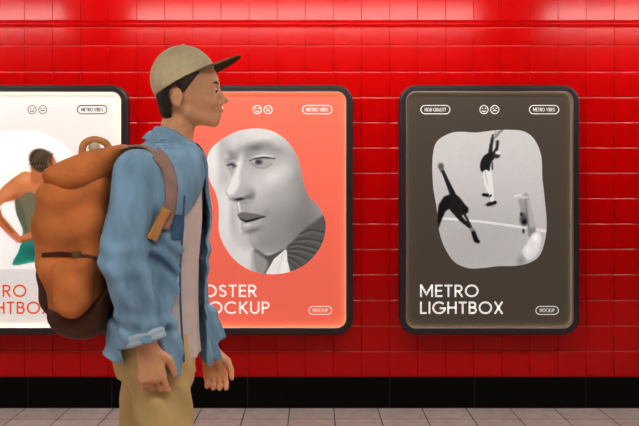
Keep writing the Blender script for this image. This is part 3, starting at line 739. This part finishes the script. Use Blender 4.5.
# hair at the back, under the cap
fh = Field(h(150, 126, -.11)-(0, 0, .02), h(214, 50, .11), .0035)
X = fh.grid()
fh.ell(h(187, 88), (.102, .083, .098), 6, 0)
fh.ell(h(173, 108), (.040, .064, .056), 12, .02)
ca, cb = h(157, 97), h(208, 69); dn = np.array((-(cb-ca)[2], 0, (cb-ca)[0])); dn /= np.linalg.norm(dn)
above = (X[0]-ca[0])*dn[0]+(X[2]-ca[2])*dn[2]                        # positive above the cap edge
fr_ = xc(178)-X[0]
front = np.maximum(X[0]-xc(181)-.0*X[2], 0)
face_cut = (X[0]-xc(183))*.9+(zc(100)-X[2])*-.05
lim = X[0]-xc(183)-np.clip(X[2]-zc(101), 0, .1)*.75-.002*np.sin(X[2]*700)
low = np.where(X[0] > xc(175), (zc(101)-X[2]), zc(122)-X[2]+(X[0]-xc(166))*.4)
ear = np.sqrt(((X[0]-xc(178.5))/.021)**2+((X[2]-zc(98))/.031)**2)
tex = .0016*np.sin(X[2]*900+X[1]*350+5*np.sin(X[0]*200))+.0012*np.sin(X[1]*700+X[0]*400)
fh.d = MX(fh.d+tex, above-.018, lim+0*X[2], low+0*X[1], (1-ear)*.02+0*X[1]).astype(np.float32)
fh.mesh('hair', M_hair, person, 1); del fh

# cap
cc = h(183.5, 79)
fc = Field(cc-(.125, .115, .115), cc+(.125, .115, .125), .0035); X = fc.grid()
fc.ell(cc, (.1025, .088, .1035), 14, 0)
above = (X[0]-ca[0])*dn[0]+(X[2]-ca[2])*dn[2]
inner = Field(cc-(.125, .115, .115), cc+(.125, .115, .125), .0035); inner.ell(cc-(0, 0, .004), (.0965, .082, .0965), 14, 0)
ang = np.arctan2(X[1]-cc[1], X[0]-cc[0]); seam = .0014*np.exp(-(np.sin(ang*3)/.05)**2)
fc.d = MX(fc.d+seam, -inner.d, -(above+.002)).astype(np.float32)
cap = fc.mesh('cap', M_cap, person, 1)
# brim
b0, b1 = h(203, 68.0), h(240.0, 57.0); bd = b1-b0; bd = bd/np.linalg.norm(bd); bn = np.array((-bd[2], 0, bd[0]))
nu, nv = 28, 10; vs = []
for side in (0, 1):
    for j in range(nv+1):
        for i in range(nu+1):
            u = i/nu*2-1; v = j/nv
            yy = u*.080
            back = -.060*abs(u)**2.0                      # where the brim leaves the crown
            out = .122*(1-abs(u)**3.2)**.7 if abs(u) < 1 else 0
            x_ = back+v*(out-back*(1 if abs(u) < 1 else 0))*1.0 if True else 0
            x_ = back*(1-v)+v*(back+max(out, .004)*1.0-back*.35)
            dr = -.021*u*u*(1-.1*v)+.004*v*(1-u*u)
            p = b0+bd*x_+bn*(dr+(.0018 if side == 0 else -.0018))+np.array((0, yy, 0)); vs.append(p)
st = (nu+1)*(nv+1); top, bot = [], []
for j in range(nv):
    for i in range(nu):
        a = j*(nu+1)+i; q = (a, a+1, a+nu+2, a+nu+1); top.append(q); bot.append(tuple(x+st for x in q[::-1]))
edge = []
loop = [i for i in range(nu+1)]+[j*(nu+1)+nu for j in range(1, nv+1)]+[nv*(nu+1)+i for i in range(nu-1, -1, -1)]+[j*(nu+1) for j in range(nv-1, 0, -1)]
for q in range(len(loop)):
    a, b = loop[q], loop[(q+1) % len(loop)]; edge.append((a, b, b+st, a+st))
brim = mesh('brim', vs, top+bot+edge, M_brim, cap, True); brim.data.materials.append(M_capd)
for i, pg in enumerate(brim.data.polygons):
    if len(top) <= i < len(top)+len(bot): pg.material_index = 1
fe = Field(cc+(-.02, -.02, .085), cc+(.02, .02, .12), .002); fe.ell(cc+(-.024*0, 0, .1035), (.008, .008, .004), 0, 0); fe.mesh('cap_button', M_cap, cap)

# t-shirt
ft = Field((-.72, PY-.24, .74), (-.25, PY+.24, 1.52), .006); X = ft.grid()
ft.stack(tor(.018), k=0); neck = Field(ft.lo, (-.25, PY+.24, 1.52), .006); neck.d = np.full(ft.d.shape, .06, np.float32)
neck.cap(h(178, 118), h(170, 150), .068, .070, 0)
ft.d = np.maximum(ft.d+.003*np.sin(X[1]*60+X[2]*9), -neck.d).astype(np.float32)
ft.d = np.maximum(ft.d, (zc(355)-X[2]+np.clip((xc(180)-X[0])*2, 0, .1))+0*X[0]+0*X[1]); ft.d = np.maximum(ft.d, X[2]-zc(135)+0*X[0]+0*X[1]).astype(np.float32)
ft.mesh('undershirt', M_tee, person, 1); del ft

# open denim shirt
lo, hi = (-.78, PY-.33, .66), (-.22, PY+.33, 1.54); hs = .0045
fs_ = Field(lo, hi, hs); fi = Field(lo, hi, hs); X = fs_.grid()
fs_.stack(tor(.0), k=0); fi.stack(tor(.010), k=0)
for S_, E_, W_, py in ((SR, ER, WR, 0), (SL, EL, WL, 0)):
    Wc = E_+(W_-E_)*.93
    fs_.cap(S_+(0, 0, -.005), E_, .068, .065, .012); fs_.cap(E_, Wc+(W_-E_)*.12, .066, .058, .015)
    fi.cap(S_+(0, 0, -.005), E_, .056, .053, .01); fi.cap(E_, Wc+(W_-E_)*.2, .053, .046, .01)
dsl = np.full(fs_.d.shape, 1.0)
for E_, W_ in ((ER, WR), (EL, WL)):                                   # cut the sleeves at the cuffs
    ax = (W_-E_)/np.linalg.norm(W_-E_); c = E_+(W_-E_)*.93
    q = (X[0]-c[0])*ax[0]+(X[1]-c[1])*ax[1]+(X[2]-c[2])*ax[2]
    rad = np.sqrt((X[0]-c[0])**2+(X[1]-c[1])**2+(X[2]-c[2])**2)
    near = rad < .115
    side = (X[1] < PY-.185) if E_[1] < PY else (X[1] > PY+.1485)
    fs_.d = np.where(near & side, np.maximum(fs_.d, q), fs_.d)
# folds
rx = X[0]-xc(162)
fold = .0060*np.sin(70*X[0]+16*X[2]+3*np.sin(9*X[2]+8*X[1]))*np.clip((zc(190)-X[2])*4, 0, 1)
fold = fold+.0046*np.sin(95*X[2]+40*X[0]+2*np.sin(30*X[0]))*np.exp(-((X[2]-ER[2])/.07)**2)+.0040*np.sin(120*X[2]+25*X[0])*np.exp(-((X[2]-(WR[2]+.06))/.05)**2)
fold = fold+.0030*np.sin(38*X[2]-52*X[1]+20*X[0])
opn = np.clip((zc(176)-X[2])/.12, 0, 1)*np.clip((X[1]-PY+.01)/.04, 0, 1)*np.clip((X[0]-xc(175))/.05, 0, 1)*.010
fs_.d = fs_.d+fold-opn; fi.d = fi.d+fold-opn
sd = np.maximum(fs_.d, -fi.d)
hem = (zc(352)-.055*np.clip((X[0]-xc(150))/.16, 0, 1)+.02*np.clip((xc(125)-X[0])/.05, 0, 1))-X[2]
core = (np.abs(X[1]-PY) < .20)
sd = np.maximum(sd, np.where(core | (X[1] > PY), hem, -1) if False else hem-np.where((X[1] < PY-.19), .0, 0))
op = np.clip((zc(176)-X[2])/.12, 0, 1)                               # front opening widens downwards
ya, yb = PY-.012-.138*op, PY+.012+.03*op
gap = np.minimum(np.minimum(X[1]-ya, yb-X[1]), X[0]-xc(170)); gap = np.minimum(gap, np.full_like(gap, 1))
sd = np.maximum(sd, gap)
nk = Field(lo, hi, hs); nk.cap(h(178, 112), h(171, 152), .066, .064, 0); nk.ell(h(190, 134), (.05, .055, .05), 0, .02)
sd = np.maximum(sd, -nk.d); del nk, fi
shell_solid = fs_.d.copy(); fs_.d = sd.astype(np.float32)
shirt = fs_.mesh('denim_shirt', M_denim, person, 1)
fs_.d = np.maximum(shell_solid, hem+0*X[1]).astype(np.float32)      # kept for placing straps on its surface
# cuffs
for E_, W_ in ((ER, WR), (EL, WL)):
    ax = (W_-E_)/np.linalg.norm(W_-E_); c = E_+(W_-E_)*.93
    fq = Field(c-.10, c+.10, .004); G_ = fq.grid()
    fq.cap(c-ax*.1, c+ax*.1, .061, .060, 0); f2 = Field(c-.10, c+.10, .004); f2.cap(c-ax*.1, c+ax*.1, .050, .049, 0)
    q = (G_[0]-c[0])*ax[0]+(G_[1]-c[1])*ax[1]+(G_[2]-c[2])*ax[2]
    fq.d = MX(fq.d+.0015*np.sin(q*400), -f2.d, np.abs(q+.012)-.017).astype(np.float32); fq.mesh('cuff', M_denimcuff, shirt, 1)
# collar: stands round the neck and folds over
def ringpts(c, rx_, ry_, tilt, n=40, a0=25, a1=335):
    o = []
    for i in range(n+1):
        t = math.radians(a0+(a1-a0)*i/n); x_ = rx_*math.cos(t); y_ = ry_*math.sin(t); o.append(c+np.array((x_, y_, -tilt*x_)))
    return o
R1 = ringpts(h(174, 144), .078, .080, .28, a0=40, a1=320); R2 = ringpts(h(175.5, 132.5), .070, .068, .24, a0=34, a1=326); R3 = ringpts(h(175.5, 149.5), .104, .108, .30, a0=20, a1=340)
n = len(R1); vs = R1+R2+R3; fs = [(i, i+1, n+i+1, n+i) for i in range(n-1)]+[(n+i, n+i+1, 2*n+i+1, 2*n+i) for i in range(n-1)]
o = mesh('collar', vs, fs, M_denim, shirt, True); md = o.modifiers.new('s', 'SOLIDIFY'); md.thickness = .004; md.offset = 0; md = o.modifiers.new('u', 'SUBSURF'); md.levels = md.render_levels = 1
# patches and straps laid on cloth
def cloth_strip(f, pts, wd, off, name, m, parent, th=.004, push=0.0):
    pts = catmull(pts, 8, False); vs = []; rows = 0; last = None; nw = 5
    for i, p in enumerate(pts):
        t = pts[min(i+1, len(pts)-1)]-pts[max(i-1, 0)]; t = t/np.linalg.norm(t); nrm = np.array((-t[1], t[0])); row = []
        for k in range(nw+1):
            q = p+nrm*wd*(k/nw-.5); hh = f.hit(q[0], q[1])
            row.append(None if hh is None else hh)
        if all(r is None for r in row): continue
        ys = [r[1] for r in row if r is not None]; yf = sorted(ys)[len(ys)//2]
        for k in range(nw+1):
            q = p+nrm*wd*(k/nw-.5); y_ = row[k][1] if row[k] is not None else yf
            y_ = min(max(y_, yf-.03), yf+.03)-off-push; vs.append(np.array(P(q[0], q[1], y_)))
        rows += 1
    V = np.array(vs).reshape(rows, nw+1, 3)
    for _ in range(3): V[1:-1] = .25*V[:-2]+.5*V[1:-1]+.25*V[2:]
    vs = V.reshape(-1, 3); fs = [(j*(nw+1)+k, j*(nw+1)+k+1, (j+1)*(nw+1)+k+1, (j+1)*(nw+1)+k) for j in range(rows-1) for k in range(nw)]
    o = mesh(name, vs, fs, m, parent, True); md = o.modifiers.new('s', 'SOLIDIFY'); md.thickness = th; md.offset = 0
    return o
cloth_strip(fs_, [(184.5, 196), (182, 240), (180, 290), (184, 362)], 2.0, .003, 'button_band', M_denimd, shirt, .002)
cloth_strip(fs_, [(176, 215), (176.5, 228), (177, 240)], 11, .004, 'chest_pocket', M_denimd, shirt, .003)

# trousers
fp = Field((-1.0, PY-.24, .03), (-.2, PY+.24, 1.0), .005); X = fp.grid()
fp.stack([(.72, hipx+.01, .122, PY, .146), (.80, hipx+.005, .125, PY, .155), (.88, hipx+.005, .118, PY, .152), (.98, hipx+.015, .110, PY, .145)], k=.02)
fp.cap(HR, KR, .098, .078, .03); fp.cap(KR, AR+(0, 0, .0), .078, .066, .02); fp.cap(HL, KL, .098, .078, .03); fp.cap(KL, AL+(0, 0, .0), .078, .066, .02)
fp.d = fp.d+.004*np.sin(50*X[2]+60*X[0]+2*np.sin(25*X[1]))*np.exp(-((X[2]-.72)/.12)**2)+.003*np.sin(45*X[0]+12*X[2]+20*X[1])
for c, ax in ((AR, (AR-KR)), (AL, (AL-KL))):
    ax = ax/np.linalg.norm(ax); q = (X[0]-c[0])*ax[0]+(X[1]-c[1])*ax[1]+(X[2]-c[2])*ax[2]
    fp.d = np.where(((X[1] < PY) if c is AR else (X[1] >= PY)) & (X[2] < .45), np.maximum(fp.d, q-.015), fp.d)
fp.d = np.maximum(fp.d, X[2]-.865+0*X[0]+0*X[1]).astype(np.float32)
tr = fp.mesh('trousers', M_chino, person, 1)
del fp
# shoes
for A_, an in ((AR, 0), (AL, -38)):
    cr, sr = math.cos(math.radians(an)), math.sin(math.radians(an))
    def rp(u, w_): return (A_[0]+u*cr-w_*sr, A_[2]+u*sr+w_*cr)
    base_ = -.095 if an == 0 else -.085
    up = [rp(*q) for q in ((-.075, base_+.02), (-.078, base_+.06), (-.055, .0), (.045, .0), (.075, base_+.075), (.15, base_+.055), (.19, base_+.035), (.19, base_+.02))]
    so = [rp(*q) for q in ((-.085, base_), (-.085, base_+.028), (.198, base_+.03), (.198, base_+.012), (.17, base_))]
    allp = np.array(up+so); lo_ = (allp[:, 0].min()-.03, A_[1]-.07, allp[:, 1].min()-.03); hi_ = (allp[:, 0].max()+.03, A_[1]+.07, allp[:, 1].max()+.03)
    f1 = Field(lo_, hi_, .004); f1.prism(up, A_[1]-.047, A_[1]+.047, .022); sh = f1.mesh('shoe', M_shoe, person, 1)
    f1 = Field(lo_, hi_, .004); f1.prism(so, A_[1]-.052, A_[1]+.052, .006); f1.mesh('sole', M_sole, sh, 1)

# ------------------------------------------------------------------ backpack
pack = empty('backpack', tuple(Q(75, 340)), label="orange canvas backpack with dark leather base on the walking person's back", category='backpack')
def poly(pts, n=5): return [tuple(Q(p[0], p[1], -.125)[[0, 2]]) for p in catmull(pts, n)]
fk = Field((xc(22), PY-.20, zc(350)), (xc(134), PY+.20, zc(132)), .005); X = fk.grid()
fk.prism(poly([(44, 178), (62, 170), (88, 160), (108, 158), (108, 185), (104, 225), (101, 265), (99, 300), (95, 322), (80, 330), (60, 326), (50, 312), (40, 282), (31, 240), (33, 205)]), PY-.155, PY+.155, .055)
fk.d = fk.d+.005*np.sin(55*X[2]+14*X[0]+2*np.sin(18*X[1]+20*X[0]))+.003*np.sin(40*X[0]+50*X[1])
fk.d = fk.d.astype(np.float32)
pbody = fk.mesh('main_sack', M_pack, pack, 1)
# lid sagging over the top
fl = Field((xc(28), PY-.22, zc(215)), (xc(138), PY+.22, zc(132)), .005); X = fl.grid()
fl.prism(poly([(45, 172), (60, 163), (85, 153), (106, 147), (118, 144), (122, 150), (117, 158), (109, 172), (100, 184), (84, 191), (62, 190), (47, 184)]), PY-.172, PY+.172, .045)
fl.d = (fl.d+.004*np.sin(60*X[2]-40*X[0]+30*X[1])).astype(np.float32)
fl.mesh('lid', M_pack, pack, 1)
# leather base and pockets
fq = Field((xc(22), PY-.20, zc(350)), (xc(125), PY+.20, zc(285)), .005)
fq.prism(poly([(50, 306), (64, 302), (90, 300), (107, 290), (109, 305), (103, 328), (90, 339), (68, 339), (53, 331), (46, 318)]), PY-.162, PY+.162, .05); fq.mesh('leather_base', M_packd, pack, 1)
fq = Field((xc(18), PY-.16, zc(340)), (xc(70), PY+.16, zc(220)), .005); X = fq.grid()
fq.prism(poly([(36, 256), (50, 252), (58, 262), (59, 300), (56, 322), (46, 322), (36, 306), (32, 280)]), PY-.115, PY+.115, .035)
fq.d = (fq.d+.003*np.sin(70*X[2]+30*X[1])).astype(np.float32); bp_ = fq.mesh('back_pocket', M_packd, pack, 1)
fq = Field((xc(45), PY-.24, zc(335)), (xc(110), PY-.10, zc(235)), .005); X = fq.grid()
fq.prism(poly([(58, 262), (76, 259), (96, 259), (98, 280), (94, 305), (80, 315), (64, 310), (58, 290)]), PY-.205, PY-.13, .030)
fq.d = (fq.d+.003*np.sin(70*X[2]+50*X[0])).astype(np.float32); fq.mesh('side_pocket', M_pack, pack, 1)
cloth_strip(fk, [(42, 255), (60, 254), (80, 256), (98, 259)], 4.5, .004, 'compression_strap', M_packd, pack, .004)
for px, py in ((78, 254.5),):
    c = fk.hit(px, py); vs, fs = box_vf(c[0]-.013, c[0]+.013, c[1]-.018, c[1]-.008, c[2]-.012, c[2]+.012); o = mesh('buckle', vs, fs, M_metal, pack); md = o.modifiers.new('b', 'BEVEL'); md.width = .003
# carrying handle and rolled cloth on the lid
vs, fs = tube_vf(catmull([h(82, 154, -.09), h(84, 144, -.09), (h(94, 139.5, -.09)), h(105, 142.5, -.09), h(110, 150, -.09)], 6, False), .011, 10); mesh('handle', vs, fs, M_patch, pack, True)
vs, fs = tube_vf([h(95, 147.5, -.12), h(93, 147.5, .12)], .0155, 14); mesh('rolled_cloth', vs, fs, M_pale, pack, True)
# shoulder straps over the shirt
cloth_strip(fs_, [(155, 153.5), (161, 158), (167, 168), (171, 184), (171, 200), (168, 216), (163, 228)], 12, .010, 'shoulder_strap', M_strap, pack, .010)
cloth_strip(fs_, [(167, 209), (161, 220), (156, 231), (152, 240)], 10, .016, 'strap_patch', M_patch, pack, .006)
vs, fs = tube_vf(catmull([h(112, 155, -.115), h(124, 149, -.115), h(136, 146.5, -.12), h(147, 147.5, -.13), h(155, 152, -.145), h(159.5, 157.5, -.165)], 6, False), [.020]*20+[.0175]*11, 12, .28); mesh('strap_shoulder_pad', vs, fs, M_strap, pack, True)
lp = [np.array((xc(a), PY+.125, zc(b)+c)) for a, b, c in ((120, 160, .02), (134, 150, .02), (150, 146, .02), (168, 148, .018), (186, 158, .01))]
vs, fs = tube_vf(catmull(lp, 6, False), .024, 12, .25); mesh('shoulder_strap', vs, fs, M_strap, pack, True)
